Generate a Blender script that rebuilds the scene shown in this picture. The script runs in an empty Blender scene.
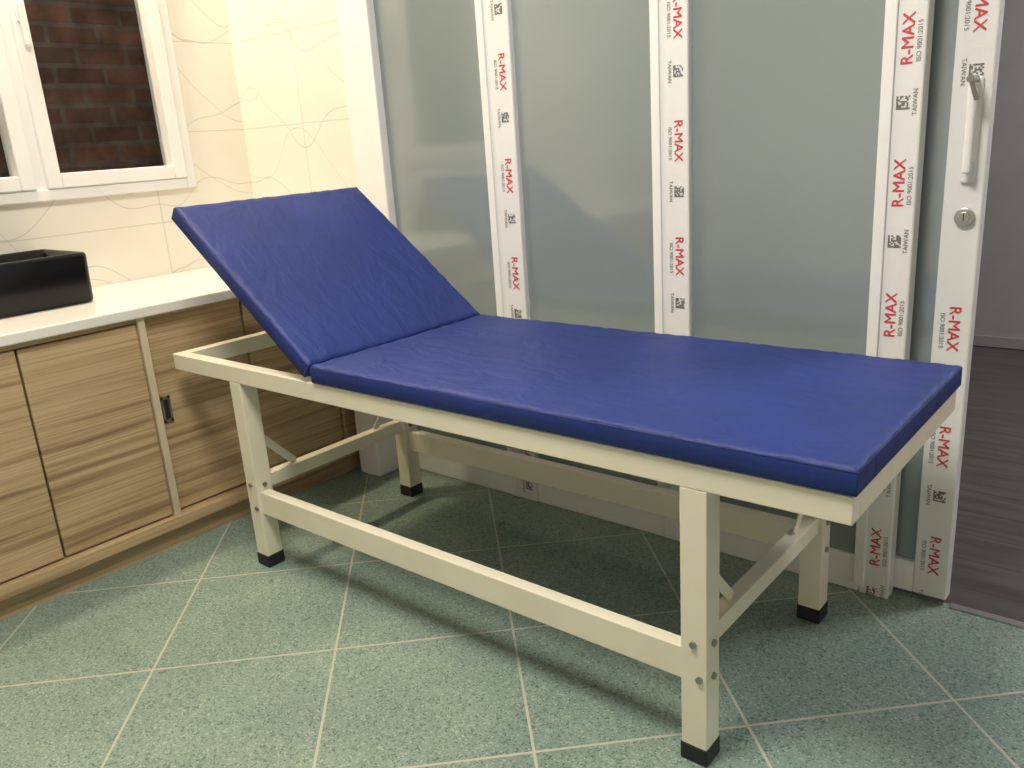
import bpy, bmesh, math, random
from mathutils import Vector, Matrix
random.seed(3)
sc=bpy.context.scene
sc.view_settings.view_transform='Standard'
sc.view_settings.look='None'

# ---------------------------------------------------------------- materials
def newmat(name):
    m=bpy.data.materials.new(name); m.use_nodes=True
    nt=m.node_tree; b=nt.nodes['Principled BSDF']
    return m,nt,b
def N(nt,t,**kw):
    n=nt.nodes.new(t)
    for k,v in kw.items(): setattr(n,k,v)
    return n
def simple(name,col,rough=.5,metal=0,bump=0,bscale=200,var=0,vscale=6,coat=0,spec=.5):
    m,nt,b=newmat(name)
    b.inputs['Base Color'].default_value=(*col,1); b.inputs['Roughness'].default_value=rough
    b.inputs['Metallic'].default_value=metal; b.inputs['Specular IOR Level'].default_value=spec
    b.inputs['Coat Weight'].default_value=coat
    tc=N(nt,'ShaderNodeTexCoord')
    if var:
        n=N(nt,'ShaderNodeTexNoise'); n.inputs['Scale'].default_value=vscale; n.inputs['Detail'].default_value=4
        nt.links.new(tc.outputs['Object'],n.inputs['Vector'])
        r=N(nt,'ShaderNodeValToRGB')
        r.color_ramp.elements[0].position=.3; r.color_ramp.elements[1].position=.7
        r.color_ramp.elements[0].color=(*[c*(1-var) for c in col],1)
        r.color_ramp.elements[1].color=(*[min(1,c*(1+var)) for c in col],1)
        nt.links.new(n.outputs['Fac'],r.inputs['Fac']); nt.links.new(r.outputs['Color'],b.inputs['Base Color'])
    if bump:
        n=N(nt,'ShaderNodeTexNoise'); n.inputs['Scale'].default_value=bscale
        nt.links.new(tc.outputs['Object'],n.inputs['Vector'])
        bp=N(nt,'ShaderNodeBump'); bp.inputs['Strength'].default_value=bump; bp.inputs['Distance'].default_value=.002
        nt.links.new(n.outputs['Fac'],bp.inputs['Height']); nt.links.new(bp.outputs['Normal'],b.inputs['Normal'])
    return m
def math_n(nt,op,a,b=None,clamp=False):
    n=N(nt,'ShaderNodeMath',operation=op); n.use_clamp=clamp
    for i,v in enumerate((a,b)):
        if v is None: continue
        if isinstance(v,(int,float)): n.inputs[i].default_value=v
        else: nt.links.new(v,n.inputs[i])
    return n.outputs[0]
def mixc(nt,fac,a,b):
    n=N(nt,'ShaderNodeMix',data_type='RGBA')
    if isinstance(fac,(int,float)): n.inputs[0].default_value=fac
    else: nt.links.new(fac,n.inputs[0])
    for i,v in ((6,a),(7,b)):
        if isinstance(v,tuple): n.inputs[i].default_value=(*v,1)
        else: nt.links.new(v,n.inputs[i])
    return n.outputs[2]
def ramp(nt,fac,stops):
    r=N(nt,'ShaderNodeValToRGB'); e=r.color_ramp.elements
    e[0].position=stops[0][0]; e[0].color=(*stops[0][1],1)
    e[1].position=stops[-1][0]; e[1].color=(*stops[-1][1],1)
    for p,c in stops[1:-1]:
        x=e.new(p); x.color=(*c,1)
    nt.links.new(fac,r.inputs['Fac']); return r.outputs['Color']
def noise(nt,vec,scale,detail=3,dist=0):
    n=N(nt,'ShaderNodeTexNoise'); n.inputs['Scale'].default_value=scale; n.inputs['Detail'].default_value=detail
    n.inputs['Distortion'].default_value=dist
    nt.links.new(vec,n.inputs['Vector']); return n.outputs['Fac']
def mapping(nt,vec,loc=(0,0,0),rot=(0,0,0),scale=(1,1,1)):
    n=N(nt,'ShaderNodeMapping'); n.inputs['Location'].default_value=loc; n.inputs['Rotation'].default_value=rot; n.inputs['Scale'].default_value=scale
    nt.links.new(vec,n.inputs['Vector']); return n.outputs[0]

def floor_mat():
    m,nt,b=newmat('green_speckled_tile')
    tc=N(nt,'ShaderNodeTexCoord').outputs['Object']
    v=mapping(nt,tc,loc=(-.80,.148,0))
    v=mapping(nt,v,rot=(0,0,math.radians(45)),scale=(1,1,1))
    sp=N(nt,'ShaderNodeSeparateXYZ'); nt.links.new(v,sp.inputs[0])
    T=.416
    u=math_n(nt,'DIVIDE',sp.outputs[0],T); w=math_n(nt,'DIVIDE',sp.outputs[1],T)
    pu=math_n(nt,'PINGPONG',u,.5); pw=math_n(nt,'PINGPONG',w,.5)
    mn=math_n(nt,'MINIMUM',pu,pw)
    g=math_n(nt,'LESS_THAN',mn,.0068)
    vo=N(nt,'ShaderNodeTexVoronoi'); vo.inputs['Scale'].default_value=290; nt.links.new(tc,vo.inputs['Vector'])
    sc1=N(nt,'ShaderNodeSeparateColor'); nt.links.new(vo.outputs['Color'],sc1.inputs[0])
    spk=ramp(nt,sc1.outputs[0],[(0,(.08,.145,.125)),(.10,(.095,.165,.14)),(.16,(.188,.27,.23)),(.55,(.22,.30,.258)),(.86,(.245,.325,.28)),(.94,(.36,.42,.37))])
    big=noise(nt,tc,3.5,4)
    bigc=ramp(nt,big,[(.3,(.84,.87,.90)),(.7,(1.08,1.08,1.04))])
    mm=N(nt,'ShaderNodeMix',data_type='RGBA',blend_type='MULTIPLY'); mm.inputs[0].default_value=1
    nt.links.new(spk,mm.inputs[6]); nt.links.new(bigc,mm.inputs[7])
    col=mixc(nt,g,mm.outputs[2],(.46,.46,.39))
    nt.links.new(col,b.inputs['Base Color'])
    r=ramp(nt,noise(nt,tc,12,3),[(.3,(.27,)*3),(.7,(.42,)*3)])
    nt.links.new(r,b.inputs['Roughness'])
    bp=N(nt,'ShaderNodeBump'); bp.inputs['Strength'].default_value=.4; bp.inputs['Distance'].default_value=.002
    inv=math_n(nt,'SUBTRACT',1,g); nt.links.new(inv,bp.inputs['Height']); nt.links.new(bp.outputs['Normal'],b.inputs['Normal'])
    return m
def wood_mat(name,dark=1.0,off=0):
    m,nt,b=newmat(name)
    tc=N(nt,'ShaderNodeTexCoord').outputs['Object']
    v=mapping(nt,tc,loc=(off,off*1.7,off*.37),scale=(2,.8,26))
    n1=noise(nt,v,1.6,7,.45)
    v2=mapping(nt,tc,loc=(0,off,0),scale=(2,1.6,150))
    n2=noise(nt,v2,1.5,4,.2)
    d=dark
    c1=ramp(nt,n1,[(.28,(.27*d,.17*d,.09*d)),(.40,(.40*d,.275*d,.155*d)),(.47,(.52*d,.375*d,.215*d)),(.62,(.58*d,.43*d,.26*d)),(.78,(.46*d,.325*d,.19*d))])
    c2=ramp(nt,n2,[(.35,(.62,.58,.54)),(.54,(1,1,1))])
    mm=N(nt,'ShaderNodeMix',data_type='RGBA',blend_type='MULTIPLY'); mm.inputs[0].default_value=.75
    nt.links.new(c1,mm.inputs[6]); nt.links.new(c2,mm.inputs[7])
    nt.links.new(mm.outputs[2],b.inputs['Base Color']); b.inputs['Roughness'].default_value=.38
    return m
def tile_wall_mat(name,plane):
    m,nt,b=newmat(name)
    tc=N(nt,'ShaderNodeTexCoord').outputs['Object']
    sp=N(nt,'ShaderNodeSeparateXYZ'); nt.links.new(tc,sp.inputs[0])
    h=sp.outputs[0] if plane=='x' else sp.outputs[1]
    z=sp.outputs[2]
    hu=math_n(nt,'DIVIDE',math_n(nt,'ADD',h,.24),.60); zu=math_n(nt,'DIVIDE',math_n(nt,'ADD',z,-.91),.30)
    pj=math_n(nt,'MULTIPLY',math_n(nt,'PINGPONG',hu,.5),2.0)
    mn=math_n(nt,'MINIMUM',pj,math_n(nt,'PINGPONG',zu,.5))
    g=math_n(nt,'LESS_THAN',mn,.006)
    nz=noise(nt,mapping(nt,tc,scale=(1,1,.35)),2.6,1,.2)
    zz=math_n(nt,'ADD',z,math_n(nt,'MULTIPLY',nz,.60))
    pp=math_n(nt,'PINGPONG',math_n(nt,'DIVIDE',zz,.26),.5)
    vein=math_n(nt,'LESS_THAN',pp,.007)
    nz2=noise(nt,mapping(nt,tc,loc=(5,3,1),scale=(1,1,.3)),1.8,1,.1)
    zz2=math_n(nt,'ADD',math_n(nt,'SUBTRACT',z,math_n(nt,'MULTIPLY',nz2,1.1)),math_n(nt,'MULTIPLY',h,.35))
    pp2=math_n(nt,'PINGPONG',math_n(nt,'DIVIDE',zz2,.37),.5)
    vein2=math_n(nt,'LESS_THAN',pp2,.0045)
    vv=math_n(nt,'MAXIMUM',vein,vein2)
    base=ramp(nt,noise(nt,tc,3,4),[(.3,(.82,.785,.70)),(.7,(.87,.84,.765))])
    c=mixc(nt,math_n(nt,'MULTIPLY',vv,.42),base,(.34,.31,.27))
    c=mixc(nt,math_n(nt,'MULTIPLY',g,.5),c,(.50,.45,.37))
    nt.links.new(c,b.inputs['Base Color']); b.inputs['Roughness'].default_value=.35
    return m
def brick_mat():
    m,nt,b=newmat('old_red_brick')
    tc=N(nt,'ShaderNodeTexCoord').outputs['Object']
    sp=N(nt,'ShaderNodeSeparateXYZ'); nt.links.new(tc,sp.inputs[0])
    cb=N(nt,'ShaderNodeCombineXYZ'); nt.links.new(sp.outputs[1],cb.inputs[0]); nt.links.new(sp.outputs[2],cb.inputs[1])
    br=N(nt,'ShaderNodeTexBrick'); nt.links.new(cb.outputs[0],br.inputs['Vector'])
    br.inputs['Scale'].default_value=1; br.inputs['Brick Width'].default_value=.20; br.inputs['Row Height'].default_value=.075
    br.inputs['Mortar Size'].default_value=.010; br.inputs['Color1'].default_value=(.24,.125,.085,1); br.inputs['Color2'].default_value=(.14,.082,.062,1)
    br.inputs['Mortar'].default_value=(.19,.155,.13,1)
    n=ramp(nt,noise(nt,tc,11,6),[(.3,(.5,.5,.5)),(.7,(1.3,1.25,1.25))])
    mm=N(nt,'ShaderNodeMix',data_type='RGBA',blend_type='MULTIPLY'); mm.inputs[0].default_value=1
    nt.links.new(br.outputs['Color'],mm.inputs[6]); nt.links.new(n,mm.inputs[7])
    nt.links.new(mm.outputs[2],b.inputs['Base Color']); b.inputs['Roughness'].default_value=.9
    bp=N(nt,'ShaderNodeBump'); bp.inputs['Distance'].default_value=.01
    nt.links.new(br.outputs['Fac'],bp.inputs['Height']); bp.invert=True; nt.links.new(bp.outputs['Normal'],b.inputs['Normal'])
    return m
def fabric_mat():
    m,nt,b=newmat('blue_upholstery')
    tc=N(nt,'ShaderNodeTexCoord').outputs['Object']
    c=ramp(nt,noise(nt,tc,4,5),[(.3,(.008,.024,.155)),(.7,(.013,.034,.205))])
    nt.links.new(c,b.inputs['Base Color']); b.inputs['Roughness'].default_value=.5
    b.inputs['Specular IOR Level'].default_value=.38
    w=noise(nt,tc,600,2); l=noise(nt,mapping(nt,tc,scale=(1,2.2,1)),7,4,.8)
    s=math_n(nt,'ADD',math_n(nt,'MULTIPLY',w,.08),l)
    bp=N(nt,'ShaderNodeBump'); bp.inputs['Strength'].default_value=.6; bp.inputs['Distance'].default_value=.015
    nt.links.new(s,bp.inputs['Height']); nt.links.new(bp.outputs['Normal'],b.inputs['Normal'])
    return m
def darkfloor_mat():
    m,nt,b=newmat('dark_vinyl_plank')
    tc=N(nt,'ShaderNodeTexCoord').outputs['Object']
    n=noise(nt,mapping(nt,tc,scale=(1.5,12,1)),2.2,6,.5)
    c=ramp(nt,n,[(.3,(.062,.052,.047)),(.7,(.108,.093,.085))])
    sp=N(nt,'ShaderNodeSeparateXYZ'); nt.links.new(tc,sp.inputs[0])
    g=math_n(nt,'LESS_THAN',math_n(nt,'PINGPONG',math_n(nt,'DIVIDE',sp.outputs[1],.15),.5),.012)
    nt.links.new(mixc(nt,g,c,(.04,.034,.03)),b.inputs['Base Color']); b.inputs['Roughness'].default_value=.45
    return m
M_floor=floor_mat(); M_dark=darkfloor_mat()
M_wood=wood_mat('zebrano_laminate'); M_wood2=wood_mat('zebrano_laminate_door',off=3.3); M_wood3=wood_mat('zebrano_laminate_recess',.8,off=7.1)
M_edge=simple('light_wood_edge',(.62,.52,.37),.5,var=.1)
M_tx=tile_wall_mat('cream_tile_stub','x'); M_ty=tile_wall_mat('cream_tile_window_wall','y')
M_brick=brick_mat(); M_blue=fabric_mat()
M_pipe=simple('blue_piping',(.006,.016,.10),.6)
M_steel=simple('cream_powder_coat',(.80,.755,.615),.28,var=.03,bump=.05,bscale=400)
M_rubber=simple('black_rubber',(.012,.012,.014),.6)
M_bolt=simple('zinc_bolt',(.35,.34,.33),.35,metal=.9)
M_pvc=simple('white_pvc',(.86,.86,.86),.35,var=.02)
M_film=simple('protective_film',(.82,.82,.83),.25,bump=.25,bscale=40,coat=.3)
M_red=simple('red_print',(.60,.06,.08),.5)
M_ink=simple('grey_print',(.17,.17,.17),.6)
M_white=simple('white_quartz',(.80,.78,.75),.22,var=.03)
M_black=simple('black_ceramic',(.006,.006,.007),.22,coat=0,spec=.35)
M_paint=simple('wall_paint',(.64,.62,.59),.8,var=.03)
M_ceil=simple('ceiling_paint',(.75,.74,.71),.85)
M_grey=simple('grey_paint',(.36,.35,.35),.8,var=.05)
M_silver=simple('brushed_steel',(.62,.61,.60),.3,metal=1)
def glass_frost():
    m,nt,b=newmat('frosted_glass')
    tc=N(nt,'ShaderNodeTexCoord').outputs['Object']
    c=ramp(nt,noise(nt,tc,1.1,2),[(.35,(.255,.305,.315)),(.65,(.315,.37,.38))])
    nt.links.new(c,b.inputs['Base Color']); b.inputs['Roughness'].default_value=.09
    b.inputs['IOR'].default_value=1.95
    b.inputs['Transmission Weight'].default_value=.1
    return m
M_frost=glass_frost()
m,nt,b=newmat('clear_window_glass'); b.inputs['Base Color'].default_value=(.95,.98,.97,1); b.inputs['Roughness'].default_value=.0
b.inputs['Transmission Weight'].default_value=1; b.inputs['IOR'].default_value=1.05; M_glass=m
m,nt,b=newmat('lamp_diffuser'); b.inputs['Emission Color'].default_value=(1,.93,.82,1); b.inputs['Emission Strength'].default_value=4; M_lamp=m

# ---------------------------------------------------------------- mesh helpers
def group(name,loc=(0,0,0)):
    e=bpy.data.objects.new(name,None); sc.collection.objects.link(e); e.location=loc; e.empty_display_size=.1
    bpy.context.view_layer.update(); return e
def link(o,parent):
    sc.collection.objects.link(o)
    if parent:
        o.parent=parent; o.matrix_parent_inverse=Matrix.Translation(parent.location).inverted()
    return o
def finish(bm,name,mat,parent=None,bevel=0,seg=2,smooth=False):
    bmesh.ops.recalc_face_normals(bm,faces=bm.faces)
    me=bpy.data.meshes.new(name); bm.to_mesh(me); bm.free()
    me.materials.append(mat)
    if smooth:
        for p in me.polygons: p.use_smooth=True
    o=bpy.data.objects.new(name,me)
    if bevel:
        md=o.modifiers.new('bevel','BEVEL'); md.width=bevel; md.segments=seg; md.limit_method='ANGLE'
    return link(o,parent)
def add_box(bm,x,y,z):
    vs=[bm.verts.new((a,b,c)) for a in x for b in y for c in z]
    for f in ((0,1,3,2),(4,6,7,5),(0,4,5,1),(2,3,7,6),(0,2,6,4),(1,5,7,3)): bm.faces.new([vs[i] for i in f])
def box(name,x,y,z,mat,parent=None,bevel=0,seg=2):
    bm=bmesh.new(); add_box(bm,x,y,z); return finish(bm,name,mat,parent,bevel,seg)
def boxes(name,lst,mat,parent=None,bevel=0):
    bm=bmesh.new()
    for x,y,z in lst: add_box(bm,x,y,z)
    return finish(bm,name,mat,parent,bevel)
def beam(name,p,q,w,h,mat,parent=None,up=(0,0,1),bevel=.001):
    p=Vector(p);q=Vector(q); d=(q-p); L=d.length; d.normalize(); s=d.cross(Vector(up)).normalized(); u=s.cross(d)
    bm=bmesh.new(); vs=[]
    for a in (0,L):
        for b_ in (-w/2,w/2):
            for c in (-h/2,h/2): vs.append(bm.verts.new(p+d*a+s*b_+u*c))
    for f in ((0,1,3,2),(4,6,7,5),(0,4,5,1),(2,3,7,6),(0,2,6,4),(1,5,7,3)): bm.faces.new([vs[i] for i in f])
    return finish(bm,name,mat,parent,bevel)
def cyl(name,c,axis,r,L,mat,parent=None,seg=20,bevel=0,r2=None):
    bm=bmesh.new(); bmesh.ops.create_cone(bm,cap_ends=True,segments=seg,radius1=r,radius2=r if r2 is None else r2,depth=L)
    q=Vector((0,0,1)).rotation_difference(Vector(axis)).to_matrix().to_4x4()
    bmesh.ops.transform(bm,matrix=Matrix.Translation(c)@q,verts=bm.verts)
    return finish(bm,name,mat,parent,bevel,2,False)
def text(name,s,size,mat,loc,rotm,parent):
    cu=bpy.data.curves.new(name,'FONT'); cu.body=s; cu.size=size; cu.align_x='CENTER'; cu.align_y='CENTER'; cu.extrude=.0002
    o=bpy.data.objects.new(name,cu); sc.collection.objects.link(o); bpy.context.view_layer.update()
    me=bpy.data.meshes.new_from_object(o.evaluated_get(bpy.context.evaluated_depsgraph_get()))
    bpy.data.objects.remove(o); me.materials.clear(); me.materials.append(mat)
    me.transform(Matrix.Translation(loc)@rotm)
    return me
def tube(name,pts,r,mat,parent,cyclic=True):
    cu=bpy.data.curves.new(name,'CURVE'); cu.dimensions='3D'; sp=cu.splines.new('POLY'); sp.points.add(len(pts)-1)
    for q,pt in zip(sp.points,pts): q.co=(*pt,1)
    sp.use_cyclic_u=cyclic; cu.bevel_depth=r; cu.bevel_resolution=2
    o=bpy.data.objects.new(name,cu); sc.collection.objects.link(o); bpy.context.view_layer.update()
    me=bpy.data.meshes.new_from_object(o.evaluated_get(bpy.context.evaluated_depsgraph_get()))
    bpy.data.objects.remove(o); me.materials.clear(); me.materials.append(mat)
    for p_ in me.polygons: p_.use_smooth=True
    return link(bpy.data.objects.new(name,me),parent)

# ---------------------------------------------------------------- room shell
YG=.74
RX0,RX1,RY0,RZ=-.6,3.3,-2.9,2.65
box('floor',(-.75,RX1+.15),(RY0-.15,.80),(-.1,0),M_floor)
box('floor_hallway',(-.75,4.3),(.80,3.45),(-.1,-.004),M_dark)
box('ceiling',(-.75,4.3),(RY0-.15,3.45),(RZ,RZ+.1),M_ceil)
WY0,WY1,WZ0,WZ1=-.70,.50,1.02,2.15
boxes('wall_left',[((-.75,-.6),(RY0,.90),(0,WZ0)),((-.75,-.6),(RY0,.90),(WZ1,RZ)),((-.75,-.6),(RY0,WY0),(WZ0,WZ1)),((-.75,-.6),(WY1,.90),(WZ0,WZ1))],M_ty)
box('wall_back',(-.6,.02),(YG,.90),(0,RZ),M_tx)
box('wall_right',(RX1,RX1+.15),(RY0,.90),(0,RZ),M_paint)
box('wall_front',(-.75,RX1+.15),(RY0-.15,RY0),(0,RZ),M_paint)
boxes('wall_back_right',[((2.86,RX1),(YG,.90),(0,RZ)),((0.02,2.86),(.745,.90),(2.32,RZ))],M_paint)
box('wall_hallway_far',(-.75,4.3),(3.3,3.45),(0,RZ),M_grey)
box('wall_hallway_left',(-.75,-.6),(.90,3.3),(0,RZ),M_grey)
box('wall_hallway_right',(4.15,4.3),(.90,3.3),(0,RZ),M_grey)
box('wall_hallway_near',(3.45,4.15),(.80,.90),(0,RZ),M_grey)
box('baseboard_hallway',(-.6,4.15),(3.285,3.299),(0,.05),simple('grey_skirting',(.33,.32,.32),.5))
box('wall_outside_brick',(-1.5,-1.3),(-2.5,2.2),(0,3.2),M_brick)

# ---------------------------------------------------------------- window
w=group('window_1',(-.6,-.1,1.5))
X0,X1=-.66,-.575
def frame_rect(nm,y0,y1,z0,z1,t,x0,x1,mat,par):
    boxes(nm,[((x0,x1),(y0,y0+t),(z0,z1)),((x0,x1),(y1-t,y1),(z0,z1)),((x0,x1),(y0+t,y1-t),(z0,z0+t)),((x0,x1),(y0+t,y1-t),(z1-t,z1))],mat,par,.004)
frame_rect('outer_frame',WY0,WY1,WZ0,WZ1,.036,X0,X1,M_pvc,w)
box('mullion',(X0,X1-.01),(-.045,-.005),(WZ0+.036,WZ1-.036),M_pvc,w,.003)
for i,(a,c) in enumerate(((-.008,WY1-.036),(WY0+.036,-.042))):
    frame_rect('casement_%d'%(i+1),a,c,WZ0+.036,WZ1-.036,.045,X0+.02,X1+.008,M_pvc,w)
    box('glass_%d'%(i+1),(X0+.04,X0+.044),(a+.043,c-.043),(WZ0+.079,WZ1-.079),M_glass,w)
box('handle_base',(X1+.008,X1+.018),(.003,.025),(1.54,1.61),M_pvc,w,.003)
box('handle_lever',(X1+.018,X1+.036),(.005,.023),(1.47,1.595),M_pvc,w,.006)

# ---------------------------------------------------------------- cabinet
c=group('base_cabinet',(-.3,-.6,0))
CY0,CY1=-1.9,.735
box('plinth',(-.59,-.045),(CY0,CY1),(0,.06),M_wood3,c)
box('base_board',(-.59,-.023),(CY0,CY1),(.06,.095),M_wood,c,.002)
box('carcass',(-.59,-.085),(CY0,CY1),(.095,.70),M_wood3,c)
box('top_rail',(-.085,-.05),(CY0,CY1),(.685,.70),M_wood,c)
doors=[(-1.15,-.755,M_wood2),(-.75,-.386,M_wood),(-.380,-.068,M_wood2)]
for i,(a,b_,mt) in enumerate(doors):
    box('door_panel_%d'%(i+1),(-.082,-.045),(a,b_),(.10,.683),mt,c,.002)
box('stile_edge',(-.082,-.038),(-.064,-.044),(.095,.70),M_edge,c,.001)
box('sliding_panel_1',(-.084,-.062),(-.036,.275),(.10,.683),M_wood2,c,.002)
box('sliding_panel_2',(-.084,-.055),(.280,.60),(.10,.683),M_wood,c,.002)
box('end_stile',(-.084,-.045),(.605,CY1),(.095,.70),M_wood2,c,.002)
frame=[((-.062,-.058),(-.032,-.004),(.375,.385)),((-.062,-.058),(-.032,-.004),(.445,.455)),((-.062,-.058),(-.032,-.026),(.375,.455)),((-.062,-.058),(-.010,-.004),(.375,.455))]
boxes('recess_pull_rim',frame,M_bolt,c)
box('recess_pull_cup',(-.0625,-.0605),(-.027,-.009),(.384,.446),M_rubber,c)
box('countertop',(-.598,-.028),(CY0,YG-.002),(.70,.73),M_white,c,.004)
pb=group('pipe_boxing',(.05,.68,0))
box('casing',(.0,.10),(.615,.727),(0,.42),M_pvc,pb,.004)
box('casing_lid',(-.004,.104),(.611,.727),(.42,.432),M_pvc,pb,.003)

# ---------------------------------------------------------------- basin (rounded, hollow)
g=group('wash_basin',(-.43,-.3,.73))
def rr(cx,cy,hx,hy,r,n=8):
    pts=[]
    for k,(sx,sy) in enumerate(((1,1),(-1,1),(-1,-1),(1,-1))):
        for i in range(n+1):
            a=math.pi/2*(k+i/n); pts.append((cx+sx*(hx-r)+r*math.cos(a),cy+sy*(hy-r)+r*math.sin(a)))
    return pts
bm=bmesh.new(); prof=[(.014,.7305),(.003,.733),(.000,.742),(-.001,.80),(-.003,.868),(0,.876),(.008,.878),(.014,.874),(.022,.81),(.045,.775),(.09,.767)]
rings=[]
for ins,z in prof:
    rings.append([bm.verts.new((x,y,z)) for x,y in rr(-.43,-.305,.148-ins,.248-ins,max(.010,.022-ins*.3))])
for A,B in zip(rings[:-1],rings[1:]):
    n=len(A)
    for i in range(n): bm.faces.new((A[i],A[(i+1)%n],B[(i+1)%n],B[i]))
bm.faces.new(rings[0]); bm.faces.new(rings[-1])
finish(bm,'bowl',M_black,g,0,smooth=True)
cyl('drain',(-.435,-.305,.769),(0,0,1),.022,.004,M_silver,g)

# ---------------------------------------------------------------- frosted glass partition
p=group('glass_partition',(.9,YG,0))
P=[(.02,.165),(.610,.709),(1.159,1.246),(1.697,1.765)]
D0,D1=YG,YG+.045
TOP=2.30
for i,(a,b_) in enumerate(P):
    box('post_%d'%(i+1),(a,b_),(D0 if i else D0-.012,D1),(0,TOP),M_film if i else M_pvc,p,.004)
    if i: 
        box('post_lip_%d'%(i+1),(a-.012,a+.012),(D0-.006,D0+.01),(.02,TOP),M_pvc,p,.002)
for i,(a,b_) in enumerate(((.165,.610),(.709,1.159),(1.246,1.697))):
    box('bottom_rail_%d'%(i+1),(a,b_),(D0+.004,D1),(0,.09),M_pvc,p,.004)
    box('top_rail_%d'%(i+1),(a,b_),(D0+.004,D1),(TOP-.09,TOP),M_pvc,p,.004)
    box('glass_pane_%d'%(i+1),(a-.002,b_+.002),(D0+.018,D0+.026),(.088,TOP-.088),M_frost,p)
def labels(parent,nm,xc,yf,z0,z1,flip,seed,step=.28):
    rnd=random.Random(seed)
    base=Matrix.Rotation(math.radians(90),4,'X')
    rot=base@Matrix.Rotation(math.radians(90 if flip else -90),4,'Z')
    red=[];ink=[]
    sgn=-1 if flip else 1
    z=z0
    while z<z1:
        for dd in (0,.0011):   # doubled strokes give the bold weight
            red.append(text('t','R-MAX',.032,M_red,(xc+sgn*.004+dd,yf-dd*.1,z+dd),rot,parent))
        ink.append(text('t','ISO 9001:2015',.0130,M_ink,(xc-sgn*.018,yf,z-.005),rot,parent))
        ink.append(text('t','TAIWAN',.013,M_ink,(xc-sgn*.017,yf,z-.12),rot,parent))
        bm=bmesh.new(); s=.0033; qx=xc+sgn*.006-4*s; qz=z-.12-4*s
        for i in range(8):
            for j in range(8):
                if rnd.random()<.55 or i in(0,) or j in(0,):
                    add_box(bm,(qx+i*s,qx+(i+1)*s),(yf-.0002,yf+.0002),(qz+j*s,qz+(j+1)*s))
        me=bpy.data.meshes.new('q'); bm.to_mesh(me); bm.free(); me.materials.append(M_ink); ink.append(me)
        z+=step
    for tag,L,mt in (('red_print',red,M_red),('grey_print',ink,M_ink)):
        bm=bmesh.new()
        for me in L: bm.from_mesh(me); bpy.data.meshes.remove(me)
        finish(bm,nm+'_'+tag,mt,parent)
labels(p,'post_2',.672,D0-.0006,.17,2.25,False,1)
labels(p,'post_3',1.214,D0-.0006,.24,2.25,False,2)
labels(p,'post_4',1.735,D0-.0006,.13,2.25,True,3)

d=group('door_1',(1.5,.81,0))
E0,E1=.787,.825
box('lock_stile',(1.806,1.880),(E0,E1),(.012,2.26),M_film,d,.004)
box('rear_stile',(1.10,1.17),(E0,E1),(.012,2.26),M_film,d,.004)
box('rail_bottom',(1.17,1.806),(E0,E1),(.012,.09),M_pvc,d,.003)
box('rail_top',(1.17,1.806),(E0,E1),(2.18,2.26),M_pvc,d,.003)
box('glass',(1.168,1.808),(E0+.014,E0+.022),(.088,2.182),M_frost,d)
cyl('lock_rose',(1.850,E0-.004,.897),(0,1,0),.019,.010,M_silver,d,32,.002)
cyl('lock_core',(1.850,E0-.010,.897),(0,1,0),.011,.006,M_silver,d,24,.001)
box('key_slot',(1.8490,1.8510),(E0-.0138,E0-.0128),(.890,.904),M_rubber,d)
box('handle_plate',(1.836,1.864),(E0-.008,E0),(.965,1.17),M_pvc,d,.004)
box('handle_grip',(1.842,1.858),(E0-.034,E0-.020),(.985,1.15),M_pvc,d,.005)
box('handle_foot_1',(1.843,1.857),(E0-.026,E0-.006),(.990,1.007),M_pvc,d,.003)
box('handle_foot_2',(1.843,1.857),(E0-.026,E0-.006),(1.128,1.145),M_pvc,d,.003)
cyl('latch_pin',(1.850,E0-.03,1.165),(0,1,0),.007,.05,M_bolt,d,16)
beam('latch_hook',(1.850,E0-.05,1.165),(1.862,E0-.045,1.125),.008,.008,M_bolt,d)
labels(d,'lock_stile',1.842,E0-.0006,.12,.72,False,5,.27)
labels(d,'lock_stile_upper',1.842,E0-.0006,1.30,2.2,False,6,.30)
df=group('door_frame',(2.3,.8,1.1))
boxes('jamb_and_head',[((1.765,2.86),(D0,.875),(2.30,2.33)),((2.82,2.86),(D0-.005,.895),(0,2.30))],M_pvc,df,.003)
box('trim_threshold',(1.89,2.82),(.780,.80),(0,.004),M_silver)

# ---------------------------------------------------------------- treatment bed
b=group('treatment_bed',(.95,.3,0))
L,W,H=1.9,.604,.587
RH,RW=.046,.035
box('side_rail_front',(0,L),(0,RW),(H-RH,H),M_steel,b,.002)
box('side_rail_back',(0,L),(W-RW,W),(H-RH,H),M_steel,b,.002)
box('end_rail_head',(0,RW),(RW,W-RW),(H-RH,H),M_steel,b,.002)
box('end_rail_foot',(L-RW,L),(RW,W-RW),(H-RH,H),M_steel,b,.002)
for i,x in enumerate((.62,.95,1.28,1.6)):
    box('slat_%d'%(i+1),(x,x+.025),(RW,W-RW),(H-.03,H-.004),M_steel,b,.001)
lw=.050
LX=((.276,.326),(1.619,1.669))
LY=((.0,lw),(W-lw,W))
k=0
for xx in LX:
    for yy in LY:
        k+=1
        box('leg_%d'%k,xx,yy,(.02,H-RH),M_steel,b,.002)
        box('foot_cap_%d'%k,(xx[0]-.002,xx[1]+.002),(yy[0]-.002,yy[1]+.002),(0,.036),M_rubber,b,.003)
box('stretcher_front',(LX[0][1],LX[1][0]),(.008,.038),(.163,.228),M_steel,b,.002)
box('stretcher_back',(LX[0][1],LX[1][0]),(W-.038,W-.008),(.163,.228),M_steel,b,.002)
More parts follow.
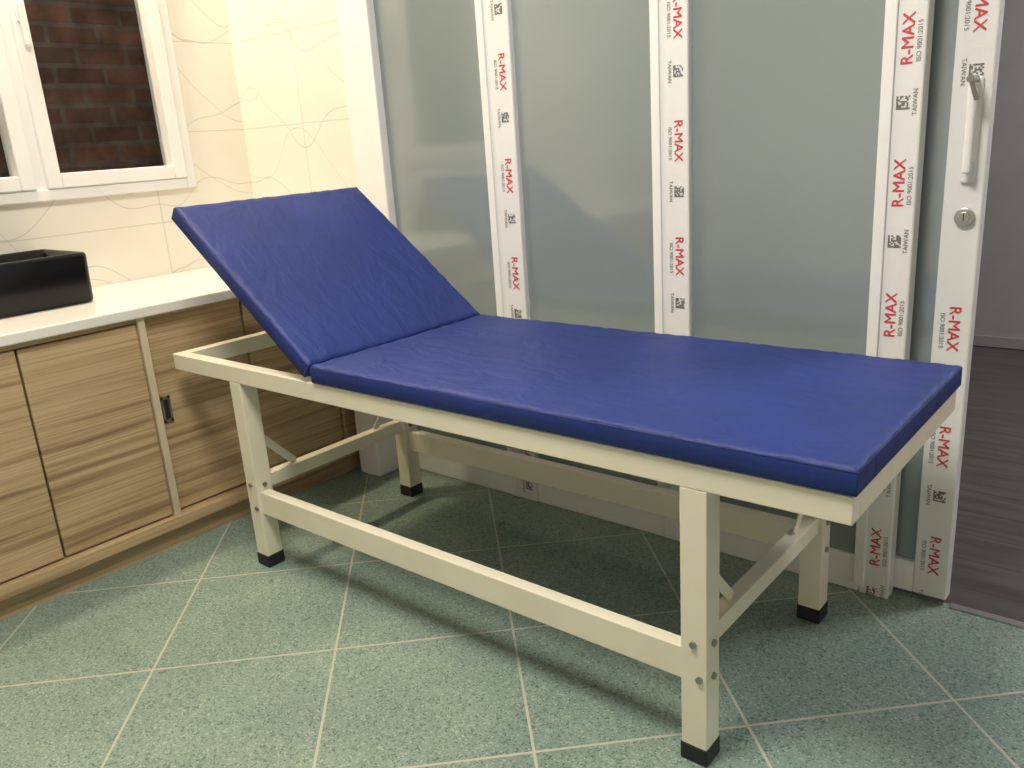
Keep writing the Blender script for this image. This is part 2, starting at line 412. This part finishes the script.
for i,xx in enumerate(LX):
    xm=(xx[0]+xx[1])/2
    box('cross_rail_%d'%(i+1),(xm-.016,xm+.016),(lw,W-lw),(.228,.266),M_steel,b,.002)
    beam('brace_%da'%(i+1),(xm,lw-.002,.375),(xm,.150,.266),.022,.004,M_steel,b,up=(1,0,0))
    beam('brace_%db'%(i+1),(xm,W-lw+.002,.375),(xm,W-.150,.266),.022,.004,M_steel,b,up=(1,0,0))
    for yy,s in ((0,-1),(W,1)):
        for z in (.18,.247):
            cyl('bolt_f_%d'%i,(xm+(.012 if z<.2 else 0),yy+s*.002,z),(0,s,0),.0065,.006,M_bolt,b,12)
    for z in (.18,.247):
        cyl('bolt_s_%d'%i,(xx[1]+.002,lw/2,z),(1,0,0),.0065,.006,M_bolt,b,12)
        cyl('bolt_t_%d'%i,(xx[1]+.002,W-lw/2,z),(1,0,0),.0065,.006,M_bolt,b,12)

def cushion(name,O,ex,ey,ez,lx,ly,t,nx,ny):
    O=Vector(O);ex=Vector(ex).normalized();ey=Vector(ey);ez=Vector(ez).normalized()
    bm=bmesh.new()
    rd=.008; RR=rd*2
    def prof(u,Lx):
        d=min(u,Lx-u); return 1 if d>=RR else math.sqrt(max(0,1-(1-d/RR)**2))
    e0=[0,.0015,.004,.009,.016]
    us=e0+[.016+(lx-.032)*i/nx for i in range(1,nx)]+[lx-q for q in reversed(e0)]
    vs=e0+[.016+(ly-.032)*i/ny for i in range(1,ny)]+[ly-q for q in reversed(e0)]
    top=[];bot=[]
    for u in us:
        a=[];c_=[]
        for v in vs:
            e=min(prof(u,lx),prof(v,ly))
            puff=.003*math.sin(math.pi*u/lx)**.5*math.sin(math.pi*v/ly)**.5 if 0<u<lx and 0<v<ly else 0
            wob=.0008*math.sin(u*17+v*5)*math.sin(v*13+1)
            # small puckers running in from the seams
            pe=math.exp(-min(v,ly-v)/.022); qe=math.exp(-min(u,lx-u)/.028)
            puck=.0013*pe*math.sin(u*95+2*math.sin(u*31))+.0017*qe*math.sin(v*90+2*math.sin(v*27))
            zt=t-rd*(1-e)+puff+(wob+puck)*e
            a.append(bm.verts.new(O+ex*u+ey*v+ez*zt))
            c_.append(bm.verts.new(O+ex*u+ey*v+ez*(.004*(1-e))))
        top.append(a);bot.append(c_)
    nU,nV=len(us),len(vs)
    for i in range(nU-1):
        for j in range(nV-1):
            bm.faces.new((top[i][j],top[i+1][j],top[i+1][j+1],top[i][j+1]))
            bm.faces.new((bot[i][j],bot[i][j+1],bot[i+1][j+1],bot[i+1][j]))
    loop=[(i,0) for i in range(nU)]+[(nU-1,j) for j in range(1,nV)]+[(i,nV-1) for i in range(nU-2,-1,-1)]+[(0,j) for j in range(nV-2,0,-1)]
    n=len(loop)
    for k in range(n):
        i,j=loop[k];i2,j2=loop[(k+1)%n]
        bm.faces.new((top[i][j],bot[i][j],bot[i2][j2],top[i2][j2]))
    finish(bm,name,M_blue,b,smooth=True)
    q=.0008
    for tag,zz in (('top',t-.0075),('bottom',.005)):
        tube(name+'_seam_'+tag,[O+ex*x+ey*y+ez*zz for x,y in ((q,q),(lx-q,q),(lx-q,ly-q),(q,ly-q))],.0014,M_pipe,b)
t=.046
cushion('mattress_flat',(.652,-.006,H+.001),(1,0,0),(0,1,0),(0,0,1),1.254,W+.010,t,130,60)
dx,dz=-.485,.370; ll=math.hypot(dx,dz); ex=(dx/ll,0,dz/ll); ez=(dz/ll,0,-dx/ll)
hx,hz=.650,.633
O=(hx-ez[0]*t,-.006,hz-ez[2]*t)
cushion('mattress_backrest',O,ex,(0,1,0),ez,ll,W+.012,t,70,60)
def onback(s,off): return (hx+ex[0]*s-ez[0]*(t+off),hz+ex[2]*s-ez[2]*(t+off))
for i,y in enumerate((.06,W-.06)):
    q0=onback(.05,.012);q1=onback(.57,.012)
    beam('backrest_bar_%d'%(i+1),(q0[0],y,q0[1]),(q1[0],y,q1[1]),.022,.022,M_steel,b)
q=onback(.5,.012)
beam('backrest_crossbar',(q[0],.06,q[1]),(q[0],W-.06,q[1]),.02,.02,M_steel,b)

# ---------------------------------------------------------------- lights
def area(name,loc,size,power,col,rot=(0,0,0),sy=None):
    l=bpy.data.lights.new(name,'AREA'); l.energy=power; l.color=col; l.size=size
    if sy: l.shape='RECTANGLE'; l.size_y=sy
    o=bpy.data.objects.new(name,l); o.location=loc; o.rotation_euler=rot; sc.collection.objects.link(o); return o
def fixture(name,loc,sx,sy):
    f=group(name,loc)
    x,y,z=loc
    box('housing',(x-sx/2-.01,x+sx/2+.01),(y-sy/2-.01,y+sy/2+.01),(z,RZ-.001),M_pvc,f,.003)
    box('diffuser',(x-sx/2,x+sx/2),(y-sy/2,y+sy/2),(z-.004,z+.002),M_lamp,f)
fixture('ceiling_light',(-.40,-.10,2.60),.14,.5); area('lamp_sink',(-.40,-.10,2.585),.12,30,(1,.80,.54),sy=.5)
fixture('ceiling_light',(1.3,-.7,2.60),.6,.6); area('lamp_main',(1.3,-.7,2.585),.6,50,(1,.935,.82))
area('fill_hall',(3.0,2.2,2.55),.6,52,(1,.96,.96))  # added fill without a fixture, lifts hallway wall and floor beyond the door
area('fill_brick',(-.98,.2,3.0),.3,9,(1,.88,.78),rot=(0,math.radians(-10),0))  # invented outdoor light, only there to brighten the brick behind the window
wd=bpy.data.worlds.new('w'); sc.world=wd; wd.use_nodes=True
wd.node_tree.nodes['Background'].inputs[0].default_value=(.35,.32,.30,1); wd.node_tree.nodes['Background'].inputs[1].default_value=.3

# ---------------------------------------------------------------- camera
cam=bpy.data.cameras.new('camera'); co=bpy.data.objects.new('camera',cam); sc.collection.objects.link(co); sc.camera=co
r=Vector((.7698,.6354,-.0661)).normalized(); bk=Vector((.6247,-.7283,.2831)).normalized()
up=bk.cross(r).normalized(); r=up.cross(bk).normalized()
mw=Matrix((( r.x,up.x,bk.x,2.2476),(r.y,up.y,bk.y,-1.1404),(r.z,up.z,bk.z,1.1142),(0,0,0,1)))
co.matrix_world=mw
cam.sensor_width=36; cam.lens=832.6/1024*36; cam.clip_start=.02
